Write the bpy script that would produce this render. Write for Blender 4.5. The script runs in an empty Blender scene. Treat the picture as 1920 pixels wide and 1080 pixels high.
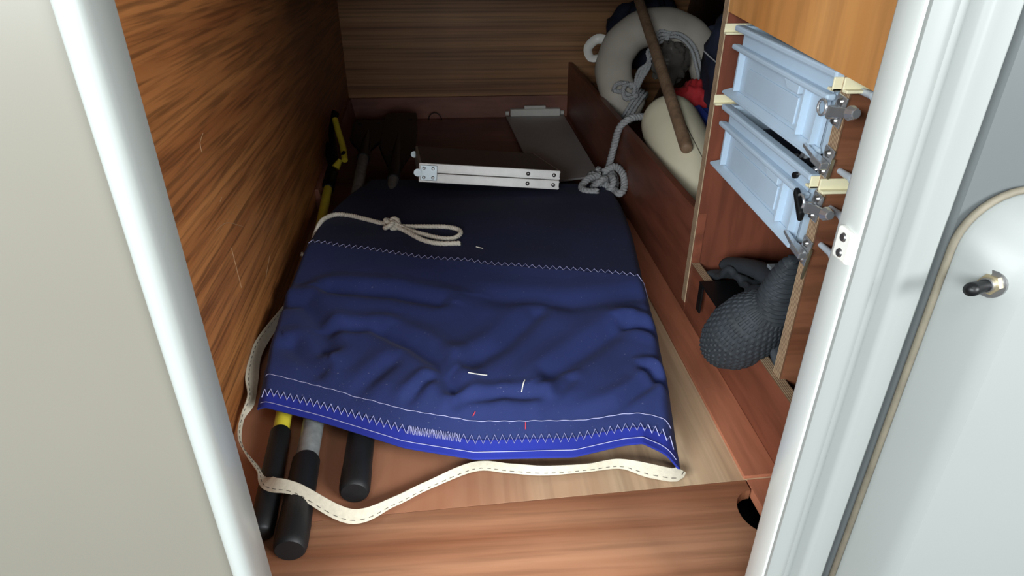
import bpy, math, random
from mathutils import Vector, Matrix, noise
random.seed(7)
sc = bpy.context.scene
col = sc.collection
PI = math.pi
R = math.radians

# ------------------------------------------------------------------ camera
cam_d = bpy.data.cameras.new('camera')
cam_d.sensor_width = 36.0
cam_d.lens = 36.0 * 1200 / 1920
cam_d.clip_start = 0.02
cam = bpy.data.objects.new('camera', cam_d)
col.objects.link(cam)
cam.location = (0, 0, 0.75)
cam.rotation_euler = (R(90 - 28.8), 0, R(-4.05))
sc.camera = cam

# ------------------------------------------------------------------ world, daylight and added fill lamps
w = bpy.data.worlds.new('world'); sc.world = w
w.use_nodes = True
w.node_tree.nodes['Background'].inputs[0].default_value = (0.93, 0.97, 1.0, 1)
w.node_tree.nodes['Background'].inputs[1].default_value = 0.12
def area(name, loc, aim, sx, sy, power, colour):
    l = bpy.data.lights.new(name, 'AREA'); l.shape = 'RECTANGLE'
    l.size = sx; l.size_y = sy; l.energy = power; l.color = colour
    o = bpy.data.objects.new(name, l); col.objects.link(o)
    o.location = loc
    o.rotation_euler = (Vector(aim) - Vector(loc)).to_track_quat('-Z', 'Y').to_euler()
    return o
area('companionway_daylight', (0.0, -0.9, 2.40), (0.0, 0.8, 0.1), 1.2, 0.9, 24, (0.94, 0.98, 1.0))
area('port_fill', (-1.36, -1.36, 1.18), (0.45, 1.3, 0.35), 2.0, 0.6, 138, (0.93, 0.985, 1.0))  # unseen lamp added on the left to brighten the right-hand interior
area('starboard_fill', (1.55, -1.05, 1.20), (-0.4, 0.9, 0.4), 1.0, 0.6, 82, (0.95, 0.985, 1.0))  # unseen lamp added on the right to brighten the left panel
area('frontal_fill', (0.1, -3.6, 1.15), (0.0, 2.0, 0.3), 1.6, 0.8, 50, (0.95, 0.985, 1.0))  # unseen frontal lamp added so that light reaches the far end

sc.view_settings.view_transform = 'Standard'
sc.view_settings.look = 'None'
sc.view_settings.gamma = 1.0
sc.view_settings.use_curve_mapping = False
sc.view_settings.exposure = 0.0

# ------------------------------------------------------------------ materials
def lin(c):
    return tuple(((v / 255) / 12.92 if v / 255 <= 0.04045 else ((v / 255 + 0.055) / 1.055) ** 2.4) for v in c) + (1.0,)
MATS = {}
def base_mat(name, rough=0.6, metal=0.0):
    m = bpy.data.materials.new(name); m.use_nodes = True
    b = m.node_tree.nodes['Principled BSDF']
    b.inputs['Roughness'].default_value = rough
    b.inputs['Metallic'].default_value = metal
    MATS[name] = m
    return m, m.node_tree, b
def nz(nt, scale, detail=4, stretch=(1, 1, 1), rot=(0, 0, 0), rough=0.55, dist=0.0):
    tc = nt.nodes.new('ShaderNodeTexCoord'); mp = nt.nodes.new('ShaderNodeMapping'); n = nt.nodes.new('ShaderNodeTexNoise')
    mp.inputs['Scale'].default_value = stretch; mp.inputs['Rotation'].default_value = rot
    n.inputs['Scale'].default_value = scale; n.inputs['Detail'].default_value = detail
    n.inputs['Roughness'].default_value = rough; n.inputs['Distortion'].default_value = dist
    nt.links.new(tc.outputs['Object'], mp.inputs['Vector']); nt.links.new(mp.outputs['Vector'], n.inputs['Vector'])
    return n.outputs['Fac']
def ramp(nt, fac, stops):
    r = nt.nodes.new('ShaderNodeValToRGB')
    e = r.color_ramp.elements
    e[0].position, e[0].color = stops[0]; e[1].position, e[1].color = stops[-1]
    for p, c in stops[1:-1]:
        k = e.new(p); k.color = c
    nt.links.new(fac, r.inputs['Fac'])
    return r.outputs['Color']
def mix(nt, a, b, fac, mode='MIX'):
    m = nt.nodes.new('ShaderNodeMix'); m.data_type = 'RGBA'; m.blend_type = mode
    def put(s, v):
        if hasattr(v, 'is_output'): nt.links.new(v, s)
        else: s.default_value = v
    put(m.inputs[0], fac); put(m.inputs[6], a); put(m.inputs[7], b)
    return m.outputs[2]
def bump(nt, b, h, strength, dist=0.002):
    n = nt.nodes.new('ShaderNodeBump'); n.inputs['Strength'].default_value = strength; n.inputs['Distance'].default_value = dist
    nt.links.new(h, n.inputs['Height']); nt.links.new(n.outputs['Normal'], b.inputs['Normal'])
W4 = lambda v: (v, v, v, 1)

def plain(name, rgb, rough=0.5, metal=0.0, var=0.12, scale=30, bmp=0.0, bscale=300, spec=None):
    m, nt, b = base_mat(name, rough, metal)
    c = lin(rgb)
    f = nz(nt, scale, 5)
    lo = tuple(v * (1 - var) for v in c[:3]) + (1,); hi = tuple(min(1, v * (1 + var)) for v in c[:3]) + (1,)
    nt.links.new(ramp(nt, f, [(0.3, lo), (0.7, hi)]), b.inputs['Base Color'])
    if bmp: bump(nt, b, nz(nt, bscale, 3), bmp, 0.001)
    if spec is not None: b.inputs['Specular IOR Level'].default_value = spec
    return m
def wood(name, dark, light, stretch, rough=0.45, scale=1.0, streak=0.5, rot=(0, 0, 0), blotch=0.2, coat=0.0):
    m, nt, b = base_mat(name, rough)
    f = nz(nt, 9 * scale, 3, stretch, rot, 0.5, 0.1)
    c = ramp(nt, f, [(0.3, lin(dark)), (0.7, lin(light))])
    g = nz(nt, 38 * scale, 3, stretch, rot, 0.55)
    c = mix(nt, c, ramp(nt, g, [(0.36, W4(1 - streak)), (0.56, W4(1.0))]), 1.0, 'MULTIPLY')
    h = nz(nt, 3.0, 3)
    c = mix(nt, c, ramp(nt, h, [(0.3, W4(1 - blotch)), (0.7, W4(1.0))]), 1.0, 'MULTIPLY')
    nt.links.new(c, b.inputs['Base Color'])
    bump(nt, b, g, 0.12, 0.001)
    b.inputs['Coat Weight'].default_value = coat
    b.inputs['Coat Roughness'].default_value = 0.35
    return m

wood('teak_left', (150, 91, 49), (188, 125, 71), (0.02, 0.03, 1), 0.42, 3.4, 0.48, coat=0.12)
wood('teak_back', (150, 98, 58), (198, 148, 98), (0.012, 1, 1), 0.5, 2.6, 0.45)
wood('mahogany', (118, 66, 48), (148, 86, 64), (1, 0.12, 1), 0.45, 1.0, 0.25, blotch=0.3)
wood('mahogany_upright', (104, 58, 42), (134, 76, 56), (1, 1, 0.12), 0.45, 1.0, 0.25, blotch=0.3)
wood('mahogany_floor', (138, 88, 74), (166, 108, 90), (0.2, 1, 1), 0.42, 1.0, 0.2, blotch=0.35)
wood('partition_brown', (116, 70, 48), (146, 96, 68), (0.1, 1, 1), 0.5, 2.0, 0.3)
wood('fascia_orange', (196, 134, 74), (220, 160, 98), (1, 1, 0.1), 0.4, 0.9, 0.18, blotch=0.12, coat=0.1)
wood('hatch_teak', (146, 94, 66), (184, 134, 102), (0.04, 1, 1), 0.45, 2.4, 0.22, rot=(0, 0, R(-12)), blotch=0.2)
wood('plywood_pale', (196, 158, 124), (230, 202, 166), (1, 0.03, 1), 0.6, 1.8, 0.2, blotch=0.3)
wood('strip_wood', (170, 104, 76), (196, 126, 96), (1, 0.1, 1), 0.5, 1.4, 0.2)
wood('stick_wood', (128, 102, 80), (160, 132, 106), (1, 1, 0.1), 0.6, 2.0, 0.25)
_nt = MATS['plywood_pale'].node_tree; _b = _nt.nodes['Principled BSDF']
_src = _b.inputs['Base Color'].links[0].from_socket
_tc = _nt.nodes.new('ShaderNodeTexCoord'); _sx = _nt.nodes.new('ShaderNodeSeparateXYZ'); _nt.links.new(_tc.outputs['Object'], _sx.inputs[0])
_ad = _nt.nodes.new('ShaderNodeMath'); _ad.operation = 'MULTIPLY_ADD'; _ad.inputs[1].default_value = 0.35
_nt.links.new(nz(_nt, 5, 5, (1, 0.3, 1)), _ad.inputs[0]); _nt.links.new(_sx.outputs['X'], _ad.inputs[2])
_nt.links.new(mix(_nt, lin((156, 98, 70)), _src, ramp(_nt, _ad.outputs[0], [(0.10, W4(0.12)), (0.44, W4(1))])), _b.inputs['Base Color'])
def ply(name, axis):
    m, nt, b = base_mat(name, 0.7)
    tc = nt.nodes.new('ShaderNodeTexCoord'); wv = nt.nodes.new('ShaderNodeTexWave')
    wv.bands_direction = axis; wv.inputs['Scale'].default_value = 95; wv.inputs['Distortion'].default_value = 1.0
    wv.inputs['Detail'].default_value = 2
    nt.links.new(tc.outputs['Object'], wv.inputs['Vector'])
    c = ramp(nt, wv.outputs['Fac'], [(0.25, lin((118, 86, 62))), (0.6, lin((186, 162, 132)))])
    f = nz(nt, 60, 4)
    c = mix(nt, c, ramp(nt, f, [(0.3, W4(0.7)), (0.7, W4(1))]), 1.0, 'MULTIPLY')
    nt.links.new(c, b.inputs['Base Color'])
ply('ply_edge_x', 'X'); ply('ply_edge_y', 'Y')
plain('gelcoat_beige', (110, 107, 98), 0.35, var=0.03, scale=3)
plain('gelcoat_half_lit', (130, 134, 132), 0.45, var=0.02, scale=4)  # same white gelcoat at a middle tone, weaker light put into the colour
plain('gelcoat_shaded', (86, 90, 91), 0.3, var=0.02, scale=4)  # white gelcoat darkened: shade of the flat right face put into the colour
plain('gelcoat_roll', (154, 159, 156), 0.32, var=0.02, scale=4)
plain('gelcoat_lit', (196, 201, 198), 0.28, var=0.02, scale=4)  # gelcoat kept brighter: light on the right inner edge put into the colour
plain('caulk', (104, 98, 84), 0.7, var=0.15, scale=60)
plain('hull_lining', (150, 152, 152), 0.7, var=0.12, scale=6)
plain('ceiling_lining', (170, 166, 158), 0.8, var=0.08, scale=5)
plain('scratch_pale', (176, 142, 108), 0.6)
plain('bilge_black', (26, 22, 20), 0.9)
plain('box_grey', (172, 192, 210), 0.42, var=0.04, scale=12, bmp=0.05)
plain('box_inside', (120, 132, 142), 0.5, var=0.05)
plain('rail_cream', (226, 220, 186), 0.5, var=0.06)
plain('chrome', (206, 210, 214), 0.25, 0.8, var=0.06, scale=80)
plain('aluminium', (222, 222, 220), 0.42, 0.35, var=0.05, scale=50)
plain('zinc_plate', (188, 200, 206), 0.4, 0.7, var=0.05, scale=50)
plain('steel_screw', (150, 150, 150), 0.3, 0.9)
plain('black_plastic', (13, 14, 16), 0.42, var=0.2, spec=0.3)
plain('black_rubber', (20, 22, 24), 0.55, var=0.2, bmp=0.15, bscale=400)
plain('neoprene', (38, 44, 50), 0.75, var=0.2, bmp=0.2, bscale=500)
plain('tube_grey', (140, 144, 144), 0.4, 0.3, var=0.25, scale=60)
plain('yellow_plastic', (216, 200, 62), 0.4, var=0.08)
plain('top_brown', (58, 46, 42), 0.4, var=0.12)
plain('plate_grey', (176, 172, 170), 0.45, var=0.05)
plain('white_plastic', (226, 226, 220), 0.4, var=0.04)
plain('rope_white', (228, 224, 210), 0.8, var=0.1, scale=200)
plain('rope_grey', (156, 158, 160), 0.85, var=0.25, scale=220)
plain('thread_pale', (176, 178, 220), 0.8, var=0.05)
plain('thread_white', (236, 234, 226), 0.8, var=0.05)
plain('thread_red', (220, 70, 84), 0.8, var=0.05)
plain('thread_dark', (84, 78, 70), 0.8, var=0.05)
plain('buoy_vinyl', (172, 165, 154), 0.55, var=0.1, scale=10, bmp=0.25, bscale=28)
plain('fender_cream', (240, 234, 206), 0.45, var=0.05, scale=8)
plain('blue_nylon', (36, 66, 150), 0.6, var=0.12)
plain('red_cloth', (170, 34, 40), 0.8, var=0.2)
plain('navy_bag', (30, 36, 56), 0.75, var=0.25, bmp=0.3, bscale=40)
plain('nut_brass', (170, 158, 128), 0.35, 0.8)
def canvas(name, rgb, weave=0.35, lint=True):
    m, nt, b = base_mat(name, 0.85)
    c = lin(rgb)
    f = nz(nt, 7, 5)
    cc = ramp(nt, f, [(0.3, tuple(v * 0.86 for v in c[:3]) + (1,)), (0.7, tuple(v * 1.1 for v in c[:3]) + (1,))])
    if lint:
        g = nz(nt, 260, 2, rough=0.4)
        cc = mix(nt, cc, lin((120, 124, 150)), ramp(nt, g, [(0.71, W4(0)), (0.77, W4(0.5))]))
    nt.links.new(cc, b.inputs['Base Color'])
    b.inputs['Sheen Weight'].default_value = 0.04
    b.inputs['Sheen Roughness'].default_value = 0.5
    b.inputs['Specular IOR Level'].default_value = 0.25
    tc = nt.nodes.new('ShaderNodeTexCoord'); wv = nt.nodes.new('ShaderNodeTexWave')
    wv.inputs['Scale'].default_value = 260; wv.bands_direction = 'DIAGONAL'
    nt.links.new(tc.outputs['Object'], wv.inputs['Vector'])
    bump(nt, b, wv.outputs['Fac'], weave, 0.0006)
    return m
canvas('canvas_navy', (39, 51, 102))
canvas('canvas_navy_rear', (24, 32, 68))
canvas('canvas_royal', (34, 46, 140), 0.15, False)
plain('webbing', (204, 196, 176), 0.85, var=0.08, scale=150, bmp=0.4, bscale=600)
m, nt, b = base_mat('clear_bag', 0.15)
b.inputs['Base Color'].default_value = lin((120, 116, 110)); b.inputs['Transmission Weight'].default_value = 0.6
b.inputs['IOR'].default_value = 1.15
bump(nt, b, nz(nt, 40, 4), 0.5, 0.004)
m, nt, b = base_mat('translucent_tube', 0.25)
b.inputs['Base Color'].default_value = lin((206, 220, 232)); b.inputs['Transmission Weight'].default_value = 0.3

# ------------------------------------------------------------------ mesh helpers
class M:
    def __init__(s): s.v = []; s.f = []
    def add(s, v, f):
        n = len(s.v); s.v += [Vector(p) for p in v]; s.f += [tuple(i + n for i in q) for q in f]; return s
    def box(s, a, b):
        x0, y0, z0 = a; x1, y1, z1 = b
        return s.add([(x0, y0, z0), (x1, y0, z0), (x1, y1, z0), (x0, y1, z0), (x0, y0, z1), (x1, y0, z1), (x1, y1, z1), (x0, y1, z1)],
                     [(3, 2, 1, 0), (4, 5, 6, 7), (0, 1, 5, 4), (1, 2, 6, 5), (2, 3, 7, 6), (3, 0, 4, 7)])
    def hexa(s, bot, top):     # four bottom corners, four top corners (counter-clockwise from above)
        return s.add(list(bot) + list(top), [(3, 2, 1, 0), (4, 5, 6, 7), (0, 1, 5, 4), (1, 2, 6, 5), (2, 3, 7, 6), (3, 0, 4, 7)])
    def prism(s, pts, d):      # closed outline pts extruded by vector d
        n = len(pts); d = Vector(d); p = [Vector(q) for q in pts]
        f = [tuple(range(n))[::-1], tuple(range(n, 2 * n))] + [(i, (i + 1) % n, n + (i + 1) % n, n + i) for i in range(n)]
        return s.add(p + [q + d for q in p], f)
    def tube(s, pts, r, n=10, caps=True, squash=None):
        pts = [Vector(p) for p in pts]; k = len(pts)
        rr = r if isinstance(r, (list, tuple)) else [r] * k
        fr = frames(pts); v = []; f = []
        for i, p in enumerate(pts):
            a, b_ = fr[i]
            for j in range(n):
                t = 2 * PI * j / n
                v.append(p + a * (math.cos(t) * rr[i]) + b_ * (math.sin(t) * rr[i] * (squash or 1)))
        for i in range(k - 1):
            for j in range(n):
                f.append((i * n + j, i * n + (j + 1) % n, (i + 1) * n + (j + 1) % n, (i + 1) * n + j))
        if caps: f += [tuple(range(n))[::-1], tuple(range((k - 1) * n, k * n))]
        return s.add(v, f)
    def grid(s, fn, us, vs):
        nu, nv = len(us), len(vs)
        return s.add([fn(u, t) for t in vs for u in us],
                     [(j * nu + i, j * nu + i + 1, (j + 1) * nu + i + 1, (j + 1) * nu + i) for j in range(nv - 1) for i in range(nu - 1)])
    def ball(s, c, r, nu=14, nv=9, fn=None):
        c = Vector(c); r = Vector(r) if not isinstance(r, (int, float)) else Vector((r, r, r))
        v = []; f = []
        for j in range(nv + 1):
            ph = PI * j / nv
            for i in range(nu):
                th = 2 * PI * i / nu
                d = Vector((math.sin(ph) * math.cos(th), math.sin(ph) * math.sin(th), math.cos(ph)))
                k = fn(d) if fn else 1.0
                v.append(c + Vector((d.x * r.x, d.y * r.y, d.z * r.z)) * k)
        for j in range(nv):
            for i in range(nu):
                f.append((j * nu + i, (j + 1) * nu + i, (j + 1) * nu + (i + 1) % nu, j * nu + (i + 1) % nu))
        return s.add(v, f)
    def strip(s, pts, z0, z1):  # open plan outline extruded upward (sheet)
        n = len(pts)
        return s.add([(x, y, z0) for x, y in pts] + [(x, y, z1) for x, y in pts], [(i, i + 1, n + i + 1, n + i) for i in range(n - 1)])
def frames(pts):
    k = len(pts); out = []; a = None
    for i in range(k):
        t = (pts[min(i + 1, k - 1)] - pts[max(i - 1, 0)])
        t = t.normalized() if t.length > 1e-9 else Vector((0, 0, 1))
        if a is None:
            a = t.cross(Vector((0, 0, 1)))
            if a.length < 0.1: a = t.cross(Vector((1, 0, 0)))
        a = (a - t * a.dot(t)).normalized()
        out.append((a.copy(), t.cross(a)))
    return out
def catmull(P, step=0.004):
    P = [Vector(p) for p in P]; out = []
    for i in range(len(P) - 1):
        p0, p1, p2, p3 = P[max(i - 1, 0)], P[i], P[i + 1], P[min(i + 2, len(P) - 1)]
        n = max(2, int((p2 - p1).length / step))
        for k in range(n):
            t = k / n
            out.append(0.5 * ((2 * p1) + (p2 - p0) * t + (2 * p0 - 5 * p1 + 4 * p2 - p3) * t * t + (3 * p1 - p0 - 3 * p2 + p3) * t ** 3))
    out.append(P[-1]); return out
def rope(m_, path, r, pitch=0.03, strands=3, step=0.004, n=6):
    P = catmull(path, step); fr = frames(P); L = 0; acc = [0]
    for i in range(1, len(P)): L += (P[i] - P[i - 1]).length; acc.append(L)
    for s_ in range(strands):
        q = []
        for i, p in enumerate(P):
            t = 2 * PI * (acc[i] / pitch + s_ / strands); a, b_ = fr[i]
            q.append(p + (a * math.cos(t) + b_ * math.sin(t)) * r * 0.5)
        m_.tube(q, r * 0.56, n)
    return m_
def obj(name, m_, mat, parent=None, smooth=None, bevel=0, world=True, solid=0, sub=0):
    me = bpy.data.meshes.new(name)
    v = m_.v
    if parent is not None and world:
        inv = wm(parent).inverted(); v = [inv @ p for p in v]
    me.from_pydata([tuple(p) for p in v], [], m_.f); me.update()
    me.materials.append(MATS[mat])
    o = bpy.data.objects.new(name, me); col.objects.link(o)
    if parent is not None: o.parent = parent
    if smooth is not None:
        me.polygons.foreach_set('use_smooth', [True] * len(me.polygons))
        if smooth < 179: me.set_sharp_from_angle(angle=R(smooth))
    if solid:
        k = o.modifiers.new('thick', 'SOLIDIFY'); k.thickness = solid; k.offset = -1
    if bevel:
        k = o.modifiers.new('bevel', 'BEVEL'); k.width = bevel; k.segments = 2; k.limit_method = 'ANGLE'; k.angle_limit = R(40)
    if sub:
        k = o.modifiers.new('sub', 'SUBSURF'); k.levels = sub; k.render_levels = sub
    return o
def wm(o):
    mt = o.matrix_basis if o.parent is None else wm(o.parent) @ o.matrix_basis
    return mt
def tag(o, label, cat, group=None):
    o['label'] = label; o['category'] = cat
    if group: o['group'] = group
    return o
def thing(name, label, cat, loc=(0, 0, 0), rot=(0, 0, 0), group=None):
    o = bpy.data.objects.new(name, None); col.objects.link(o)
    o.empty_display_size = 0.05; o.location = loc; o.rotation_euler = rot
    return tag(o, label, cat, group)
def struct(name, m_, mat, label=None, **k):
    o = obj(name, m_, mat, **k); o['kind'] = 'structure'
    if label: o['label'] = label
    return o
def copy_tree(o, parent=None):
    c = o.copy(); col.objects.link(c)
    if parent is not None: c.parent = parent
    for ch in [q for q in bpy.data.objects if q.parent == o]: copy_tree(ch, c)
    return c
def sstep(a, b_, x):
    t = max(0, min(1, (x - a) / (b_ - a))); return t * t * (3 - 2 * t)
def interp(xs, ys, x):
    if x <= xs[0]: return ys[0]
    for i in range(1, len(xs)):
        if x <= xs[i]:
            t = (x - xs[i - 1]) / (xs[i] - xs[i - 1]); return ys[i - 1] + (ys[i] - ys[i - 1]) * t
    return ys[-1]

# ------------------------------------------------------------------ the setting
XW = 0.476                      # plane of the low boards on the right
YB = 3.05                       # back wall
CEIL = 1.12
lw = lambda y: -0.365 - 0.0565 * y
fl = struct('floor', M().box((-0.9, 0.36, -0.12), (1.15, 3.2, -0.09)), 'bilge_black', 'cabin sole of wooden boards inside the berth locker')
def seam(x): return 0.672 + 0.052 * (x + 0.31)
# front hatch board with a finger notch at its right edge
hx = 0.418
notch = [(hx - 0.034 * math.sin(PI * k / 14), 0.606 + 0.082 * (1 - math.cos(PI * k / 14)) / 2, -0.018) for k in range(15)]
outl = [(-0.60, 0.40, -0.018), (hx, 0.40, -0.018)] + notch + [(hx, seam(hx) - 0.0012, -0.018), (-0.60, seam(-0.60) - 0.0012, -0.018)]
obj('hatch_board', M().prism(outl, (0, 0, 0.018)), 'hatch_teak', fl)['label'] = 'orange-brown floor board with a finger hole'
obj('floor_board', M().hexa([(hx + 0.012, 0.40, -0.018), (0.60, 0.40, -0.018), (0.60, seam(0.6) - 0.001, -0.018), (hx + 0.003, seam(hx) - 0.001, -0.018)],
                            [(hx + 0.012, 0.40, 0), (0.60, 0.40, 0), (0.60, seam(0.6) - 0.001, 0), (hx + 0.003, seam(hx) - 0.001, 0)]), 'strip_wood', fl)
yb = 1.75
obj('floor_board', M().hexa([(-0.62, seam(-0.62), -0.018), (XW, seam(XW), -0.018), (XW, yb, -0.018), (-0.62, yb, -0.018)],
                            [(-0.62, seam(-0.62), 0), (XW, seam(XW), 0), (XW, yb, 0), (-0.62, yb, 0)]), 'plywood_pale', fl)['label'] = 'pale unpainted plywood sheet'
obj('floor_board', M().box((-0.62, yb, -0.018), (XW, YB, 0)), 'mahogany_floor', fl)['label'] = 'dark red-brown rear floor board'
obj('floor_board', M().box((XW, 0.72, -0.018), (1.1, YB, 0)), 'mahogany_floor', fl)
obj('edge_strip', M().hexa([(0.416, seam(0.416) + .001, 0), (XW, seam(XW) + .001, 0), (XW, 1.75, 0), (0.414, 1.75, 0)],
                           [(0.416, seam(0.416) + .001, 0.006), (XW, seam(XW) + .001, 0.006), (XW, 1.75, 0.006), (0.414, 1.75, 0.006)]), 'strip_wood', fl, bevel=0.0015)['label'] = 'orange-red wooden strip along the low board'

wl = struct('wall_left', M().hexa([(lw(.49) - .02, .49, 0), (lw(.49), .49, 0), (lw(YB), YB, 0), (lw(YB) - .02, YB, 0)],
                                  [(lw(.49) - .02, .49, CEIL), (lw(.49), .49, CEIL), (lw(YB), YB, CEIL), (lw(YB) - .02, YB, CEIL)]), 'teak_left', 'teak veneer panel on the left of the locker')
# scuffs on the varnish of the left panel
def lwp(y, z): return Vector((lw(y) + 0.0006, y, z))
for q in ([(1.012, .321), (1.07, .310), (1.152, .268)], [(1.063, .265), (1.065, .227), (1.067, .182)], [(1.056, .472), (1.032, .463), (1.031, .448)], [(1.073, .356), (1.061, .353)], [(1.287, .141), (1.228, .119)]):
    obj('scratch', M().tube(catmull([lwp(*p) for p in q], .01), .0005, 4), 'scratch_pale', wl)
struct('wall_back', M().box((-0.60, YB, 0), (1.15, YB + .02, CEIL)), 'teak_back', 'teak veneer panel closing the far end')
struct('baseboard_back', M().box((lw(YB) + .002, YB - .018, 0), (XW, YB, 0.098)), 'mahogany_floor', 'reddish batten at the foot of the far panel', bevel=.002)
struct('baseboard_left', M().hexa([(lw(1.9), 1.9, 0), (lw(1.9) + .025, 1.9, 0), (lw(YB) + .025, YB - .02, 0), (lw(YB), YB - .02, 0)],
                                  [(lw(1.9), 1.9, .07), (lw(1.9) + .012, 1.9, .07), (lw(YB) + .012, YB - .02, .10), (lw(YB), YB - .02, .10)]), 'mahogany_floor', 'thin batten along the left panel', bevel=.002)
struct('ceiling', M().box((-0.62, 0.49, CEIL), (1.15, 1.45, CEIL + .02)).box((-0.62, 1.43, .70), (1.15, 1.45, CEIL)).box((-0.62, 1.45, .70), (1.15, YB + .02, .72)), 'ceiling_lining', 'underside of the cockpit above the locker')
# hull side, curving outwards as it rises
hull = [(0.86, 0.0), (0.93, 0.15), (0.985, 0.35), (1.02, 0.55), (1.03, CEIL)]
mh = M()
mh.add([(x, .5, z) for x, z in hull] + [(x, YB, z) for x, z in hull], [(i, i + 1, 5 + i + 1, 5 + i) for i in range(4)])
struct('wall_right', mh, 'hull_lining', 'grey hull lining behind the right-hand compartments', smooth=60, solid=.01)
# low boards
wr = struct('wall_right_rear', M().box((XW, 1.212, 0), (XW + .018, YB, .243)), 'mahogany', 'high red-brown board in front of the rear compartment', bevel=.001)
wf = struct('wall_right_front', M().box((XW, .50, 0), (XW + .018, 1.212, .1275)), 'mahogany', 'low red-brown board under the grey drawers')
wf_edge = obj('board_edge', M().box((XW, .50, .1275), (XW + .018, 1.211, .129)), 'ply_edge_x', wf)
wf_edge['label'] = 'bare plywood top edge'
wd = struct('wall_divider', M().box((XW - .001, 1.214, 0.0), (.90, 1.232, CEIL)), 'mahogany_upright', 'red-brown upright between the compartments')
obj('board_edge', M().box((XW - .003, 1.212, .03), (XW - .001, 1.233, CEIL)), 'ply_edge_y', wd)['label'] = 'bare plywood edge'
wp = struct('wall_partition', M().box((XW + .010, .795, .0), (.90, .815, .62)), 'partition_brown', 'brown upright at the near end of the grey drawers')
obj('board_edge', M().box((XW + .008, .794, .1), (XW + .010, .816, .60)), 'ply_edge_y', wp)['label'] = 'bare plywood edge'
ff = M().hexa([(XW - .002, .50, .572), (XW + .012, .50, .572), (XW + .012, 1.213, .632), (XW - .002, 1.213, .632)],
              [(XW - .002, .50, CEIL), (XW + .012, .50, CEIL), (XW + .012, 1.213, CEIL), (XW - .002, 1.213, CEIL)])
struct('wall_fascia', ff, 'fascia_orange', 'orange varnished panel above the grey drawers')

# bulkhead with the door opening: left side
def arc(cx, cy, r, a0, a1, n=8):
    return [(cx + r * math.cos(R(a0 + (a1 - a0) * k / n)), cy + r * math.sin(R(a0 + (a1 - a0) * k / n))) for k in range(n + 1)]
lf = [(-1.3, .52), (-1.3, .450), (-.258, .450)]
struct('wall_bulkhead_left', M().prism([(-1.3, .492, -.1), (-1.3, .450, -.1), (-.250, .450, -.1), (-.250, .492, -.1)], (0, 0, 1.25)), 'gelcoat_beige', 'smooth beige moulded bulkhead left of the opening')
roll = [(-.253, .470), (-.253, .449)] + arc(-.2415, .450, .0105, 195, 340, 10) + [(-.2310, .452), (-.2315, .484), (-.236, .490), (-.253, .490)]
struct('trim_1', M().prism([(x, y, -.1) for x, y in roll], (0, 0, 1.25)), 'gelcoat_roll', 'rounded white edge of the opening on the left', smooth=50)
# right side: stepped vertical moulding
edge_r = [(.330, .500), (.3185, .492), (.3165, .488), (.3135, .458), (.3143, .4545), (.3160, .4535), (.3300, .4535)]
struct('trim_2', M().prism([(x, y, -.1) for x, y in edge_r], (0, 0, 1.25)), 'gelcoat_lit', 'white inner edge of the opening on the right, coloured brighter as lit', smooth=40)
ridge = [(.3305, .500), (.3160, .4530), (.3170, .4505), (.3200, .4492), (.3300, .4485), (.3345, .4500), (.3430, .4590), (.3500, .4595), (.3540, .4520), (.3575, .4495), (.3620, .4495), (.3700, .4530), (.3850, .4545), (.3890, .4630), (.3930, .4630), (.3930, .500)]
struct('trim_3', M().prism([(x, y, -.1) for x, y in ridge], (0, 0, 1.25)), 'gelcoat_half_lit', 'white ridged vertical moulding beside the opening', smooth=40)
prof = [(.3932, .500), (.3932, .4630), (.3970, .4580), (.41, .4570), (1.3, .4570), (1.3, .52), (.5, .52)]
br = struct('wall_bulkhead_right', M().prism([(x, y, -.1) for x, y in prof], (0, 0, 1.25)), 'gelcoat_shaded', 'white flat bulkhead right of the opening, greyed in colour for its shade', smooth=40)
struct('wall_bulkhead_top', M().box((-.26, .45, 1.08), (.33, .492, 1.15)), 'gelcoat_lit', 'white bulkhead above the opening')

# ------------------------------------------------------------------ moulded console with toggle switch
cons = thing('moulded_console', 'white moulded console with rounded corner on the right bulkhead', 'console', (.44, .4535, 0))
def console_ring(inset, y, top):
    # outline in XZ, rounded upper-left corner, going from bottom-left up and over to the right
    x0 = .398 + inset; r = .050
    zt = top - inset
    return [(x0, y, -.1), (x0, y, zt - r)] + [(x0 + r - r * math.cos(R(a)), y, zt - r + r * math.sin(R(a))) for a in range(9, 90, 9)] + [(x0 + r, y, zt), (1.2, y, zt)]
rings = [console_ring(0, .4568, .572), console_ring(.003, .446, .572), console_ring(.020, .420, .572), console_ring(.026, .4135, .572), console_ring(.034, .410, .572), console_ring(.30, .404, .80)]
rings[-1] = [(p[0] + .22, .404, min(p[2], .30)) for p in rings[-2]]
mc = M(); n_ = len(rings[0])
mc.add([p for r_ in rings[:5] for p in r_], [(j * n_ + i, j * n_ + i + 1, (j + 1) * n_ + i + 1, (j + 1) * n_ + i) for j in range(4) for i in range(n_ - 1)])
face = [p for p in rings[4]] + [(1.2, .410, -.1)]
mc.add(face, [tuple(range(len(face)))])
obj('console_shell', mc, 'gelcoat_half_lit', cons, smooth=45)
seam_path = console_ring(-.002, .4525, .572)
obj('sealant_bead', M().tube(seam_path, .0032, 8), 'caulk', cons, smooth=180)['label'] = 'grubby beige sealant line'
sw = thing('toggle_switch', 'small black toggle switch on the white console', 'switch', (.4165, .4235, .505))
ax = Vector((-.86, -.42, .10)).normalized()
b0 = Vector((.4165, .4245, .505))
obj('nut', M().tube([b0 - ax * .002, b0 + ax * .005], .0085, 6), 'nut_brass', sw)
obj('washer', M().tube([b0 - ax * .002, b0 + ax * .0018], .0115, 18), 'steel_screw', sw, smooth=40)
obj('bushing', M().tube([b0 + ax * .004, b0 + ax * .010], .006, 14), 'steel_screw', sw, smooth=40)
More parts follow.
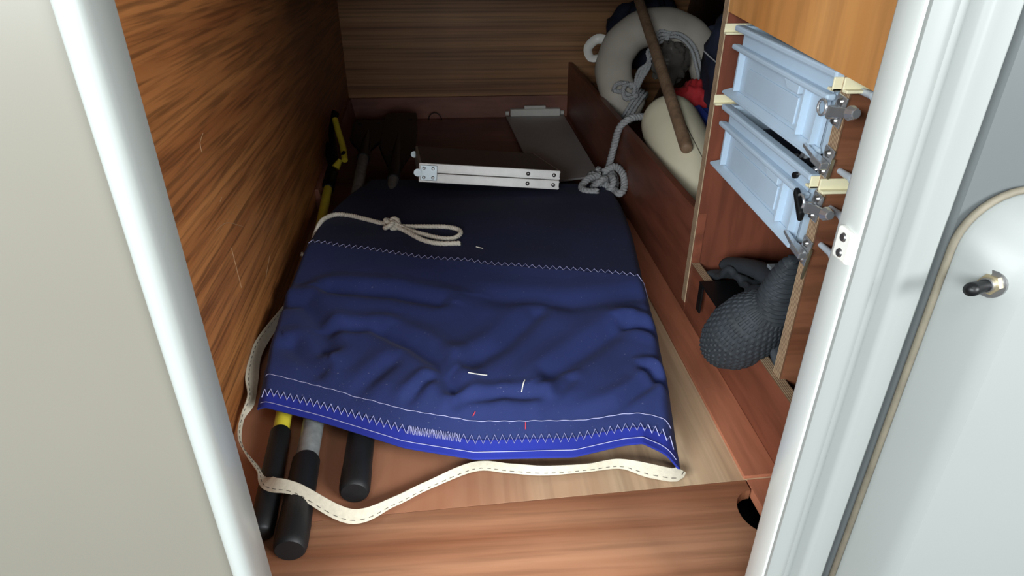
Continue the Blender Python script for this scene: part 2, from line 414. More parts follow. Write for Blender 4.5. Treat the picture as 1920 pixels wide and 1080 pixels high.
obj('lever', M().tube([b0 + ax * .009, b0 + ax * .013, b0 + ax * .030, b0 + ax * .034, b0 + ax * .036], [.0055, .0042, .0058, .0050, .002], 14), 'black_plastic', sw, smooth=60)
st = thing('door_catch', 'small white plastic catch with two screws on the right jamb', 'catch', (.3145, .467, .509))
obj('catch_body', M().box((.3100, .456, .509), (.3165, .478, .537)), 'white_plastic', st, bevel=.002)
for z in (.516, .530): obj('screw', M().tube([(.3105, .467, z), (.3085, .467, z)], [.0045, .0032], 12), 'steel_screw', st, smooth=40)

# ------------------------------------------------------------------ the navy canvas cover
TL = [0, .12, .27, .43, .62, .8, 1.0]
XLv = [-.372, -.392, -.405, -.408, -.400, -.372, -.318]
XRv = [.318, .345, .372, .395, .428, .452, .458]
def front_y(u):
    return interp([0, .2, .37, .53, .76, .87, .95, 1], [.885, .825, .770, .738, .733, .740, .738, .728], u)
def back_y(u): return 2.04 - .12 * u + .03 * math.sin(PI * u)
def poly_d(p, q):
    d = 1e9; best = 0
    for i in range(len(q) - 1):
        ax_, ay_ = q[i]; bx_, by_ = q[i + 1]
        dx, dy = bx_ - ax_, by_ - ay_; t = ((p[0] - ax_) * dx + (p[1] - ay_) * dy) / (dx * dx + dy * dy)
        tt = max(0, min(1, t)); ex, ey = p[0] - ax_ - dx * tt, p[1] - ay_ - dy * tt
        e = math.hypot(ex, ey)
        if e < d: d = e; best = 1 if (dx * ey - dy * ex) > 0 else -1
    return d, best
CRE = [([(-.294, 1.194), (-.163, 1.169), (-.07, 1.127)], .022, .009), ([(-.169, 1.033), (-.111, .987), (-.064, .93), (-.037, .851)], .020, .010),
       ([(-.259, 1.049), (-.19, 1.051)], .018, .007), ([(-.012, .919), (.052, .976), (.121, 1.066)], .022, .008),
       ([(.131, .881), (.198, .942), (.282, 1.018)], .022, .008), ([(-.033, .819), (.044, .836), (.104, .825)], .012, .006),
       ([(.169, .774), (.233, .8), (.317, .868)], .013, .007), ([(.30, 1.025), (.356, .988)], .016, .009),
       ([(-.397, 1.161), (-.339, 1.146), (-.297, 1.078), (-.266, .983)], .022, .009), ([(-.332, 1.003), (-.272, .923)], .02, .007),
       ([(-.109, .837), (-.079, .875)], .012, .006), ([(.30, .885), (.336, .845)], .013, .010),
       ([(.05, 1.13), (.2, 1.10), (.33, 1.12)], .03, .005), ([(.11, .80), (.16, .86)], .012, .004), ([(-.2, .86), (-.15, .93)], .018, .005)]
def S(u, s, lift=0.0):
    """u across 0..1, s = metres back from the front hem; returns a point of the top cloth"""
    yf, ybk = front_y(u), back_y(u)
    t = s / (ybk - yf)
    y = yf + s
    x = interp(TL, XLv, t) * (1 - u) + interp(TL, XRv, t) * u
    e = min(u, 1 - u)
    top = .090 + .012 * math.sin(PI * min(1, t * 1.1)) + .010 * sstep(.15, .5, t) * (1 - sstep(.75, 1, t))
    top -= .018 * sstep(.55, .85, t)
    hem = interp([0, .15, .4, .75, .86, .91, .955, 1], [.050, .050, .042, .040, .054, .058, .036, .020], u)
    z = hem + (top - hem) * sstep(-.03, .10, s) ** .9 if s < .10 else top
    # wrinkles
    amp = sstep(.03, .10, s)
    z += amp * (.006 * noise.noise(Vector((x * 5.5 + 3, y * 7, 1.7))) + .0035 * noise.noise(Vector((x * 13, y * 11 + 5, 4.2)))) * (1 - .55 * sstep(.42, .6, t))
    for q, wd_, a_ in CRE:
        d, sd = poly_d((x, y), q)
        if d < wd_ * 3.2:
            z -= 1.35 * amp * a_ * (math.exp(-(d / wd_) ** 2) - .65 * math.exp(-((d - 1.5 * wd_) / (1.1 * wd_)) ** 2) * (1 if sd > 0 else .5))
    # sides and back roll down to the floor
    right = u > .5
    k = sstep(0, .055 if right else .045, e)
    side = .012 if right else .03
    if s < .08: side = min(side, hem) if right else hem * .9
    z = side + (z - side) * math.sqrt(max(0, 1 - (1 - k) ** 2)) if k < 1 else z
    kb = sstep(0, .075, 1 - t)
    z = .012 + (z - .012) * math.sqrt(max(0, 1 - (1 - kb) ** 2)) if kb < 1 else z
    return Vector((x, y, z + lift))
us = sorted(set([i / 150 for i in range(151)] + [.0016, .0033, .005, .010, .0166, .0233, .03, .0366, .0433, .05] + [1 - v for v in (.0016, .0033, .005, .010, .0166, .0233, .03, .0366, .0433, .05)]))
cover = thing('canvas_cover', 'navy blue canvas cover with royal blue hem laid across the locker floor', 'canvas cover', (0, 1.3, 0))
HB = .022                                  # width of the royal blue hem
def zseam(u): return interp([0, .2, .5, .8, 1], [.540, .545, .545, .500, .440], u)   # distance of the rear zigzag seam from the hem
def srange(a, b_, n): return [a + (b_ - a) * i / n for i in range(n + 1)]
obj('front_panel', M().grid(lambda u, t: S(u, HB + (zseam(u) - HB) * t), us, srange(0, 1, 110)), 'canvas_navy', cover, smooth=180, solid=.0025)['label'] = 'creased navy front cloth'
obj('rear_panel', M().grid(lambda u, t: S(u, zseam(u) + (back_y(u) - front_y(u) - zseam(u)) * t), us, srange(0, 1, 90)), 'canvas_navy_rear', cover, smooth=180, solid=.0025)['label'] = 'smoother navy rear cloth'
obj('hem_band', M().grid(lambda u, t: S(u, -.004 + (HB + .006) * t, .0012), us, srange(0, 1, 12)), 'canvas_royal', cover, smooth=180, solid=.003)['label'] = 'royal blue hem'
def thread(fn, n, r): return M().tube([fn(i / n) for i in range(n + 1)], r, 5)
def zig(sf, n, half, lift=.0025, u0=.012, u1=.985):
    pts = []
    for i in range(n + 1):
        u = u0 + (u1 - u0) * i / n
        pts.append(S(u, sf(u) + (half if i % 2 else -half), lift))
    return pts
obj('zigzag_stitching', M().tube(zig(lambda u: HB + .001, 112, .0060), .0008, 5), 'thread_pale', cover)['label'] = 'pale zigzag thread along the hem'
obj('zigzag_stitching', M().tube(zig(lambda u: HB + .0005, 60, .0055, .0027, .38, .50), .0008, 5), 'thread_pale', cover)
obj('zigzag_stitching', M().tube(zig(lambda u: zseam(u), 104, .0075), .0008, 5), 'thread_pale', cover)['label'] = 'pale zigzag thread across the middle'
obj('straight_stitching', M().tube([S(.02 + .96 * i / 200, .044 + .012 * (1 - i / 200) + .0004 * math.sin(i * .9), .0016) for i in range(201)], .0006, 5), 'thread_pale', cover)
obj('straight_stitching', M().tube([S(.01 + .98 * i / 200, .005, .003) for i in range(201)], .0006, 5), 'thread_pale', cover)
# webbing strap sewn to the corners of the cover
def ribbon(path, width, thick=.0016):
    ctr = catmull([p[:3] for p in path], .006)
    rolls = [Vector((p[3], .84 * (p[4] if len(p) > 4 else width), 0)) for p in path]
    # resample the roll the same way
    rr = []
    for i in range(len(path) - 1):
        n = max(2, int((Vector(path[i + 1][:3]) - Vector(path[i][:3])).length / .006))
        for k in range(n):
            q = k / n; q = q * q * (3 - 2 * q); rr.append(rolls[i].lerp(rolls[i + 1], q))
    rr.append(rolls[-1])
    m_ = M(); vs = []; fs = []; edge = []
    for i, p in enumerate(ctr):
        t = (ctr[min(i + 1, len(ctr) - 1)] - ctr[max(i - 1, 0)]).normalized()
        side = t.cross(Vector((0, 0, 1))).normalized(); upv = side.cross(t)
        a = -R(rr[i].x); wv = side * math.cos(a) + upv * math.sin(a); nv = wv.cross(t)
        hw = rr[i].y / 2
        vs += [p - wv * hw - nv * thick / 2, p + wv * hw - nv * thick / 2, p + wv * hw + nv * thick / 2, p - wv * hw + nv * thick / 2]
        edge.append((p, wv, nv, hw))
    for i in range(len(ctr) - 1):
        a, b_ = i * 4, i * 4 + 4
        for k in range(4): fs.append((a + k, a + (k + 1) % 4, b_ + (k + 1) % 4, b_ + k))
    fs += [(3, 2, 1, 0), tuple(len(vs) - 4 + k for k in range(4))]
    m_.add(vs, fs)
    return m_, edge
sp = [(-.398, 1.20, .055, -70, .022), (-.418, 1.07, .050, -55, .028), (-.410, .985, .040, -40, .030), (-.398, .93, .030, -60, .022), (-.402, .885, .024, -82, .014), (-.388, .828, .020, -75, .014),
      (-.335, .752, .030, -50, .018), (-.306, .708, .046, 20, .026), (-.262, .688, .052, 55, .022), (-.185, .662, .020, 40, .024), (-.127, .693, .012, 70, .018), (-.080, .722, .011, 62, .016),
      (-.006, .756, .012, 30, .018), (.05, .748, .012, 38, .018), (.103, .738, .014, 60, .018), (.17, .740, .013, 70, .016), (.225, .746, .012, 50, .018), (.268, .728, .012, 35, .026), (.305, .716, .012, 20, .026), (.318, .724, .014, 10, .020)]
rb, edge = ribbon(sp, .026)
stp = obj('strap', rb, 'webbing', cover, smooth=40); stp['label'] = 'cream webbing strap sewn to the cover'
mt = M()
for i in range(0, len(edge) - 1, 2):
    (p, wv, nv, hw), (p2, wv2, nv2, hw2) = edge[i], edge[i + 1]
    for sg in (-1, 1):
        a = p + wv * hw * .55 + nv * .0012 * sg; b_ = p2 + wv2 * hw2 * .55 + nv2 * .0012 * sg
        mt.tube([a, b_], .0006, 4)
obj('strap_stitching', mt, 'thread_dark', stp)

# thread scraps lying on the cover
def on_cover(x, y):
    u = .5
    for _ in range(25):
        s = y - front_y(u); t = s / (back_y(u) - front_y(u))
        xl, xr = interp(TL, XLv, t), interp(TL, XRv, t); u = max(0, min(1, (x - xl) / (xr - xl)))
    return S(u, y - front_y(u))
def scrap(name, label, pts, r, mat):
    P = [on_cover(x, y) + Vector((0, 0, r * .9 + dz)) for x, y, dz in pts]
    tag(obj(name, M().tube(catmull(P, .004), r, 6), mat, smooth=60), label, 'thread scrap')
scrap('thread_scrap', 'straight white thread scrap lying on the middle of the navy cover', [(-.012, .878, .001), (.008, .879, .001), (.020, .881, .001)], .0009, 'thread_white')
scrap('thread_scrap', 'curved white thread scrap on the navy cover near the hem', [(.075, .838, .001), (.079, .848, .002), (.082, .856, .001)], .0009, 'thread_white')
scrap('thread_scrap', 'short red thread scrap just above the royal blue hem', [(.076, .772, .001), (.077, .782, .001)], .0008, 'thread_red')
scrap('thread_scrap', 'tiny red thread scrap left of the other red one above the hem', [(-.006, .795, .001), (-.002, .801, .001)], .0008, 'thread_red')
scrap('thread_scrap', 'pale thread scrap on the rear of the cover below the rope loop', [(.012, 1.362, .001), (.028, 1.352, .001)], .001, 'thread_white')

# ------------------------------------------------------------------ white rope on the cover
wr_path = [(-.425, 1.485, .05), (-.405, 1.468, .045), (-.394, 1.462, .07), (-.386, 1.50, .100)]
def oc(x, y, dz=.006): p = on_cover(x, y); return (p.x, p.y, max(p.z, .09) + dz)
rp = thing('white_rope', 'white braided rope with a knotted loop lying on the navy cover', 'rope', (-.2, 1.49, .11))
m_ = M()
rope(m_, wr_path + [oc(-.375, 1.545), oc(-.348, 1.585), oc(-.31, 1.575), oc(-.27, 1.548), oc(-.23, 1.518), oc(-.20, 1.495, .010), oc(-.17, 1.488), oc(-.11, 1.482), oc(-.06, 1.472), oc(-.030, 1.452),
                    oc(-.024, 1.425), oc(-.042, 1.400), oc(-.075, 1.408), oc(-.115, 1.436), oc(-.155, 1.466), oc(-.19, 1.490, .016)], .0062, .022)
obj('rope_run', m_, 'rope_white', rp, smooth=180)
m_ = M()
rope(m_, [oc(-.19, 1.485, .010), oc(-.155, 1.452), oc(-.115, 1.402), (oc(-.075, 1.376)), oc(-.025, 1.372)], .0062, .022)
obj('rope_tail', m_, 'rope_white', rp, smooth=180)
kc = Vector(oc(-.196, 1.492, .010)); m_ = M()
kp = [kc + Vector(((.011 + .006 * math.cos(3 * a / 2)) * math.cos(a) * 1.1, (.011 + .006 * math.cos(3 * a / 2)) * math.sin(a) * 1.5, .008 * math.sin(3 * a / 2) + .002)) for a in [4 * PI * i / 28 for i in range(29)]]
rope(m_, kp, .0062, .022, step=.003)
obj('knot', m_, 'rope_white', rp, smooth=180)

# ------------------------------------------------------------------ boat hook and oars under the cover
def along(a, b_, t): return Vector(a).lerp(Vector(b_), t)
bh = thing('boat_hook', 'yellow boat hook with black grip lying along the left panel', 'boat hook', (-.40, 1.4, 0))
A = Vector((-.306, .640, .018)); B = Vector((-.452, 2.02, .050))
d = (B - A).normalized()
obj('grip', M().tube([A, A + d * .004, A + d * .03, A + d * .208, A + d * .212], [.012, .0165, .0175, .0165, .014], 18), 'black_rubber', bh, smooth=50)
obj('shaft', M().tube([A + d * .205, B - d * .03], .0135, 18), 'yellow_plastic', bh, smooth=50)
obj('collar', M().tube([B - d * .06, B - d * .055, B + d * .09, B + d * .10], [.015, .020, .022, .016], 18), 'black_plastic', bh, smooth=50)
hk = B + d * .09
hm = M().tube(catmull([B + d * .05, (-.452, 2.14, .090), (-.466, 2.24, .148), (-.464, 2.30, .190), (-.460, 2.315, .205)], .02), .0125, 10, squash=1.5)
obj('hook_head', hm, 'black_plastic', bh, smooth=60)
obj('hook_spur', M().tube(catmull([(-.455, 2.10, .075), (-.468, 2.13, .105), (-.472, 2.18, .135)], .01), .007, 8), 'black_plastic', bh, smooth=60)
hm = M().tube(catmull([(-.408, 2.10, .098), (-.420, 2.16, .128), (-.440, 2.22, .160), (-.456, 2.27, .192)], .012), .0105, 10)
obj('yellow_insert', hm, 'yellow_plastic', bh, smooth=60)
obj('insert_rivet', M().tube([(-.416, 2.118, .112), (-.409, 2.112, .122)], .006, 8), 'black_plastic', bh, smooth=50)
obj('latch_button', M().tube([(-.438, 2.085, .078), (-.422, 2.10, .100)], [.014, .008], 8), 'yellow_plastic', bh, smooth=50)

def oar(label, A, B, tube_vis, blade_w, blade_l, grip_l, r, yaw):
    A, B = Vector(A), Vector(B); d = (B - A).normalized()
    o = thing('oar', label, 'oar', (A.x, A.y, 0), group='oars under the cover')
    obj('grip', M().tube([A, A + d * .003, A + d * .010, A + d * .045, A + d * .048, A + d * (grip_l - .006), A + d * grip_l], [r * .86, r * .97, r * 1.03, r * 1.03, r, r * .94, r * .80], 22), 'black_rubber', o, smooth=40)
    obj('shaft', M().tube([A + d * (grip_l - .01), B], r * .78, 20), 'tube_grey', o, smooth=50)
    s = d.cross(Vector((0, 0, 1))).normalized(); upv = s.cross(d)
    P = []
    for k in range(11):
        t = k / 10; wdt = blade_w * (0.28 + .72 * sstep(0, .45, t)) * (1 - .10 * sstep(.85, 1, t)) / 2
        P.append((t, wdt))
    out = [B + d * blade_l * t + s * wv for t, wv in P] + [B + d * blade_l * t - s * wv for t, wv in reversed(P)]
    out = [p - upv * .006 for p in out]
    bl = obj('blade', M().prism(out, upv * .012), 'black_plastic', o, bevel=.004)
    obj('blade_rib', M().tube([B - d * .05, B + d * blade_l * .35, B + d * blade_l * .75], [r * .95, r * .7, .004], 14), 'black_plastic', bl, smooth=50)
    for k in (-1, 1):
        c = B + d * blade_l * .86 + s * k * blade_w * .28 + upv * .006
        obj('rivet', M().tube([c, c + upv * .003], [.008, .006], 10), 'black_rubber', bl, smooth=40)
    return o
oar('oar with grey metal shaft showing beside the yellow boat hook', (-.2585, .606, .0225), (-.368, 2.26, .070), 1, .13, .42, .172, .0225, 0)
oar('oar whose black grip lies right of the other handles', (-.186, .703, .0225), (-.240, 2.02, .072), 0, .135, .70, .26, .0225, 0)

# ------------------------------------------------------------------ folded aluminium-framed panel on the cover
# corners of the lower side: front-left, front-right, back-right, back-left
fA = Vector((-.144, 1.781, .128)); fB = Vector((.264, 1.781, .094))
back = Vector((-.02, .97, -.165))
ex = (fB - fA).normalized(); ey = (back - ex * back.dot(ex)).normalized(); ez = ex.cross(ey)
wd_, dp_ = (fB - fA).length, .385
fp = thing('folding_panel', 'folded brown panel in silver aluminium frame resting on the rear of the cover', 'folding panel', fA)
fp.rotation_euler = Matrix((ex, ey, ez)).transposed().to_euler()
def lobj(name, m_, mat, parent, **k): return obj(name, m_, mat, parent, world=False, **k)
def pobj(name, m_, mat, parent, **k):          # the panel is slightly skewed: its frame has racked to one side
    for p in m_.v: p.x -= .085 * p.y
    return lobj(name, m_, mat, parent, **k)
for i, z0 in enumerate((0, .0285)):
    fr_ = pobj('frame', M().box((0, 0, z0), (wd_, .010, z0 + .027)).box((0, dp_ - .010, z0), (wd_, dp_, z0 + .027)).box((0, .010, z0), (.010, dp_ - .010, z0 + .027)).box((wd_ - .010, .010, z0), (wd_, dp_ - .010, z0 + .027)), 'aluminium', fp, bevel=.0015)
    pobj('frame_lip', M().box((0, -.002, z0 + .003), (wd_, 0, z0 + .006)).box((0, -.002, z0 + .021), (wd_, 0, z0 + .024)), 'aluminium', fr_)
    pobj('board', M().box((.010, .010, z0 + .003), (wd_ - .010, dp_ - .010, z0 + .024)), 'top_brown', fp)
    for x in (wd_ * .77, wd_ - .018):
        c = Vector((x, -.002, z0 + .0135))
        pobj('screw', M().tube([c, c + Vector((0, -.002, 0)), c + Vector((0, -.004, 0))], [.006, .0055, .003], 12), 'steel_screw', fp, smooth=50)
pobj('top_sheet', M().box((.007, .005, .0545), (wd_ - .005, dp_ - .004, .0562)), 'top_brown', fp, bevel=.001)['label'] = 'dark brown top sheet'
for y in (-.0035, dp_ + .001):
    hg = pobj('hinge', M().box((.004, y, .006), (.052, y + .0025, .050)), 'zinc_plate', fp, bevel=.004)
    hp = M().tube([(-.004, y + .001, .028), (-.004, y - .004, .028)], .011, 14); hp.box((-.004, y, .018), (.008, y + .002, .038))
    pobj('hinge_knuckle', hp, 'zinc_plate', hg, smooth=40)
    for sx in (.014, .040):
        for sz in (.015, .041):
            pobj('hinge_screw', M().tube([(sx, y, sz), (sx, y - .003, sz)], [.0048, .0030], 10), 'steel_screw', hg, smooth=50)

# ------------------------------------------------------------------ grey plate at the back
gp = thing('grey_plate', 'flat grey plate with white hinge strip lying at the far end', 'plate', (.33, 2.6, 0))
obj('plate_sheet', M().hexa([(.232, 2.03, .02), (.452, 2.10, .02), (.458, 3.02, .004), (.185, 3.0, .004)], [(.232, 2.03, .027), (.452, 2.10, .027), (.458, 3.02, .012), (.185, 3.0, .012)]), 'plate_grey', gp, bevel=.001)
obj('hinge_strip', M().box((.205, 2.995, .012), (.438, 3.028, .045)), 'white_plastic', gp, bevel=.003)
for x in (.190, .449): obj('hinge_pin', M().tube([(x - .008, 3.01, .024), (x + .008, 3.01, .024)], .010, 12), 'white_plastic', gp, smooth=40)
obj('strip_tab', M().box((.27, 3.0, .045), (.37, 3.02, .058)), 'white_plastic', gp, bevel=.002)

# ------------------------------------------------------------------ grey rope with a knot on the rear board
gr = thing('grey_rope', 'grey rope hanging over the low board and knotted in a heap beside the cover', 'rope', (.42, 1.93, .06))
m_ = M()
rope(m_, [(.56, 1.95, .262), (.515, 1.93, .266), (.487, 1.915, .262), (.464, 1.92, .235), (.458, 1.945, .17), (.450, 1.955, .11), (.440, 1.93, .085), (.425, 1.90, .075)], .0115, .034)
obj('rope_run', m_, 'rope_grey', gr, smooth=180)
m_ = M(); kc = Vector((.418, 1.885, .070))
kp = [kc + Vector(((.030 + .014 * math.cos(5 * a / 2)) * math.cos(a) * .95, (.030 + .014 * math.cos(5 * a / 2)) * math.sin(a) * 1.5, .022 * math.sin(5 * a / 2) + .010)) for a in [4 * PI * i / 44 for i in range(45)]]
rope(m_, kp, .0115, .034, step=.006)
rope(m_, [kc + Vector((-.01, .0, .03)), kc + Vector((-.05, -.02, .026)), kc + Vector((-.075, -.05, .012)), kc + Vector((-.07, -.09, .012)), kc + Vector((-.035, -.10, .014))], .0115, .034)
obj('knot', m_, 'rope_grey', gr, smooth=180)
m_ = M()
rope(m_, [kc + Vector((.0, .0, .04)), kc + Vector((.03, -.01, .06)), kc + Vector((.048, -.05, .05)), kc + Vector((.046, -.09, .02)), kc + Vector((.028, -.11, .010)), kc + Vector((.022, -.07, .006)), kc + Vector((.0, -.03, .01))], .0115, .034)
obj('loop', m_, 'rope_grey', gr, smooth=180)

# ------------------------------------------------------------------ rear compartment: lifebuoy, fender, stick, bags
BC = Vector((.690, 2.36, .328)); tilt = R(32)
bx_ = Vector((.985, -.17, 0)).normalized(); bn = Vector((-.17, -.985, 0)).normalized()
bz_ = Vector((0, 0, 1)) * math.cos(tilt) - bn * math.sin(tilt); bn2 = bx_.cross(bz_)
lb = thing('lifebuoy', 'grubby cream horseshoe lifebuoy leaning in the rear compartment', 'lifebuoy', (BC.x, BC.y, 0))
def bp(a, r, h=0): return BC + bx_ * (r * math.cos(R(a))) + bz_ * (r * math.sin(R(a))) + bn2 * h
pth = [bp(252, .180), bp(240, .172), bp(222, .160), bp(200, .155), bp(175, .155), bp(145, .157), bp(115, .16), bp(85, .162), bp(55, .165), bp(25, .17), bp(0, .18), bp(-16, .20), bp(-26, .225)]
pp = catmull(pth, .012); k_ = len(pp)
vs = []; fs = []; NN = 20
for i, p in enumerate(pp):
    t = (pp[min(i + 1, k_ - 1)] - pp[max(i - 1, 0)]).normalized(); rad = t.cross(bn2).normalized()
    e = min(i, k_ - 1 - i) / (k_ - 1)
    s_ = math.sqrt(max(.02, 1 - (1 - min(1, e / .035)) ** 2)) * (1 - .10 * (1 - sstep(0, .25, e)))
    s_ *= 1 + .02 * math.sin(i * .9)
    for j in range(NN):
        a = 2 * PI * j / NN; ca, sa = math.cos(a), math.sin(a)
        vs.append(p + rad * (.066 * s_ * math.copysign(abs(ca) ** .8, ca)) + bn2 * (.048 * s_ * math.copysign(abs(sa) ** .8, sa)))
for i in range(k_ - 1):
    for j in range(NN): fs.append((i * NN + j, i * NN + (j + 1) % NN, (i + 1) * NN + (j + 1) % NN, (i + 1) * NN + j))
fs += [tuple(range(NN))[::-1], tuple(range((k_ - 1) * NN, k_ * NN))]
obj('float', M().add(vs, fs), 'buoy_vinyl', lb, smooth=180)
hl = [bp(150, .205), bp(152, .245, -.01), bp(162, .262, -.01), bp(170, .240, -.01), bp(168, .205)]
obj('grab_loop', M().tube(catmull(hl, .01), .010, 8, squash=1.7), 'white_plastic', lb, smooth=60)
hl = [bp(40, .215), bp(38, .25, .0), bp(30, .258, .0), bp(24, .235, .0), bp(24, .215)]
obj('grab_loop', M().tube(catmull(hl, .01), .008, 8, squash=1.7), 'navy_bag', lb, smooth=60)
# rope wound on the lifebuoy
m_ = M()
for q in range(3):
    c = bp(238 + q * 4, .172)
    ring = [c + (bx_ * math.cos(R(240)) + bz_ * math.sin(R(240))) * (.076 * math.cos(a)) + bn2 * (.060 * math.sin(a)) for a in [2 * PI * i / 14 for i in range(15)]]
    rope(m_, ring, .0075, .026, step=.01)
rp2 = thing('grey_lashing', 'grey braided line wound and bundled on the lower end of the lifebuoy', 'rope', (BC.x - .08, BC.y, 0))
obj('wraps', m_, 'rope_grey', rp2, smooth=180)
m_ = M(); hw_ = .058
for q in range(4):
    o_ = q * .013 - .02
    rope(m_, [bp(236, .150 + o_ * .2, hw_), bp(228, .105 + o_, hw_ + .012), bp(205, .055 + o_, hw_ + .016), bp(140, .035 - o_, hw_ + .012), bp(95, .085 + o_, hw_ + .014), bp(70, .095 + o_ * .5, hw_ + .02)], .007, .026, step=.008)
obj('bundle', m_, 'rope_grey', rp2, smooth=180)
m_ = M()
for q in range(2):
    o_ = q * .014
    rope(m_, [bp(80, .085 + o_, .075), bp(55, .105 + o_, .075), bp(25, .115 + o_, .072), bp(-5, .13 + o_, .06), bp(-25, .16 + o_, .05), bp(-38, .20 + o_, .03)], .007, .026, step=.008)
obj('line_end', m_, 'rope_grey', rp2, smooth=180)
m_ = M()
rope(m_, [bp(232, .155, .062), bp(222, .165, .068), bp(214, .185, .066), bp(210, .165, .070), bp(216, .135, .068), bp(226, .13, .066)], .009, .028, step=.006)
rope(m_, [bp(236, .15, .066), bp(226, .12, .07), bp(218, .15, .075), bp(230, .175, .07), bp(240, .14, .07)], .009, .028, step=.006)
obj('knot', m_, 'rope_grey', rp2, smooth=180)

# fender
F0 = Vector((.605, 1.93, .275)); F1 = Vector((.610, 1.315, .095)); fd = (F1 - F0).normalized(); FL = (F1 - F0).length
fe = thing('fender', 'pale yellow inflatable fender lying behind the low rear board', 'fender', (.605, 1.6, 0))
prof_f = [(-.012, .004), (-.010, .030), (-.002, .055), (.015, .072), (.04, .082), (.08, .086), (FL * .6, .086), (FL * .85, .080), (FL - .03, .062), (FL, .035), (FL + .01, .008)]
obj('fender_body', M().tube([F0 + fd * a for a, r_ in prof_f], [r_ for a, r_ in prof_f], 32), 'fender_cream', fe, smooth=180)
sd_ = Vector((0, 0, 1)) - fd * fd.z; sd_.normalize()
sx_ = fd.cross(sd_)
sv = (sd_ * .97 + sx_ * .12).normalized()
obj('mould_seam', M().tube([F0 + fd * a + sv * (r_ + .0004) for a, r_ in prof_f[1:-1]], .0012, 5), 'caulk', fe)
# wooden stick
tag(obj('wooden_pole', M().tube([(.564, 1.580, .268), (.5642, 1.584, .2695), (.565, 1.592, .272), (.588, 1.95, .3955), (.616, 2.42, .557), (.620, 2.49, .581)], [.010, .0150, .0168, .0168, .0168, .0168], 18), 'stick_wood', smooth=60), 'brown wooden pole leaning across the lifebuoy and fender', 'pole')
def lump(seed, k=.16, f=2.2): return lambda d: 1 + k * noise.noise(d * f + Vector((seed, seed * .7, 1.3))) + k * .45 * noise.noise(d * f * 2.6 + Vector((seed, 2, 4)))
tag(obj('navy_bag', M().ball((.835, 2.00, .40), (.095, .13, .18), 32, 22, lump(3.1, .25)), 'navy_bag', smooth=180), 'dark navy fabric bag squeezed behind the divider', 'bag')
tag(obj('dark_bag', M().ball((.76, 2.80, .40), (.16, .14, .14), 32, 22, lump(8.4, .25)), 'navy_bag', smooth=180), 'dark bag heaped behind the lifebuoy', 'bag')
tag(obj('red_cloth', M().ball((.745, 2.06, .290), (.075, .07, .055), 32, 22, lump(5.7, .35, 3)), 'red_cloth', smooth=180), 'crumpled red cloth between the lifebuoy and blue pouch', 'cloth')
bp_ = thing('blue_pouch', 'bright blue nylon pouch standing between the fender and divider', 'pouch', (.75, 1.84, 0))
obj('pouch_body', M().hexa([(.708, 1.70, .0), (.81, 1.70, .0), (.81, 1.98, .0), (.708, 1.98, .0)], [(.712, 1.72, .262), (.79, 1.72, .262), (.79, 1.97, .285), (.712, 1.97, .285)]), 'blue_nylon', bp_, bevel=.012)
obj('pouch_flap', M().hexa([(.700, 1.78, .20), (.712, 1.78, .20), (.712, 1.96, .21), (.700, 1.96, .21)], [(.704, 1.78, .272), (.722, 1.78, .276), (.722, 1.965, .294), (.704, 1.965, .29)]), 'blue_nylon', bp_, bevel=.004)
tag(obj('plastic_bag', M().ball((.712, 2.27, .365), (.060, .035, .070), 36, 26, lump(1.9, .3, 3)), 'clear_bag', smooth=60), 'crumpled clear plastic bag inside the lifebuoy', 'bag')

# ------------------------------------------------------------------ grey drawers
DR = []
def drawer_mesh(t):
    """built with its front (long side) in the local YZ plane at x = 0, length along y 0..0.345, height 0..0.115"""
    L, Hh, D = .345, .115, .30
    b_ = M()
    b_.box((.012, .010, 0), (.015, L - .010, Hh - .004))                       # front skin
    b_.box((D - .015, .010, 0), (D - .012, L - .010, Hh - .004))
    b_.box((.012, .010, 0), (D - .012, .013, Hh - .004)); b_.box((.012, L - .013, 0), (D - .012, L - .010, Hh - .004))
    b_.box((.012, .010, 0), (D - .012, L - .010, .003))
    lobj('drawer_body', b_, 'box_grey', t, bevel=.001)
    r_ = M().box((-.001, -.004, Hh - .010), (.016, L + .004, Hh)).box((D - .016, -.004, Hh - .010), (D + .001, L + .004, Hh)).box((.016, -.004, Hh - .010), (D - .016, .014, Hh)).box((.016, L - .014, Hh - .010), (D - .016, L + .004, Hh))
    lobj('top_rim', r_, 'box_grey', t, bevel=.003)
    lobj('ledge', M().hexa([(-.001, .004, Hh - .040), (.013, .004, Hh - .040), (.013, L - .002, Hh - .040), (-.001, L + .003, Hh - .040)], [(-.001, .004, Hh - .031), (.013, .004, Hh - .031), (.013, L - .002, Hh - .031), (-.001, L + .003, Hh - .031)]), 'box_grey', t, bevel=.003)
    lobj('foot_flange', M().hexa([(-.002, .004, 0), (.013, .004, 0), (.013, L - .004, 0), (-.002, L + .012, 0)], [(.010, .008, .009), (.013, .008, .009), (.013, L - .006, .009), (.010, L - .004, .009)]).box((-.002, .004, -.004), (.013, L + .010, 0)), 'box_grey', t, bevel=.0015)
    for y in (.066, L - .034, .022):
        lobj('rib', M().box((.001, y, .010), (.013, y + .005, Hh - .038)), 'box_grey', t)
    g = M().prism([(.0115, .085, Hh - .040), (.0115, .135, Hh - .040), (.0115, .120, Hh - .052), (.0115, .085, Hh - .052)], (-.0105, 0, 0))
    lobj('handle_grip', g, 'box_grey', t, bevel=.001)
    lobj('name_panel', M().box((.0095, .095, .016), (.0125, .285, Hh - .060)), 'box_grey', t, bevel=.001)
def make_drawer(label, y0, z0, z1):
    t = thing('plastic_crate', label, 'crate', (XW - .002, y0, z0), (math.atan2(z1 - z0, .345), 0, 0), 'grey plastic crates')
    drawer_mesh(t); return t
d1 = make_drawer('upper grey plastic crate just below the orange panel', .826, .484, .500)
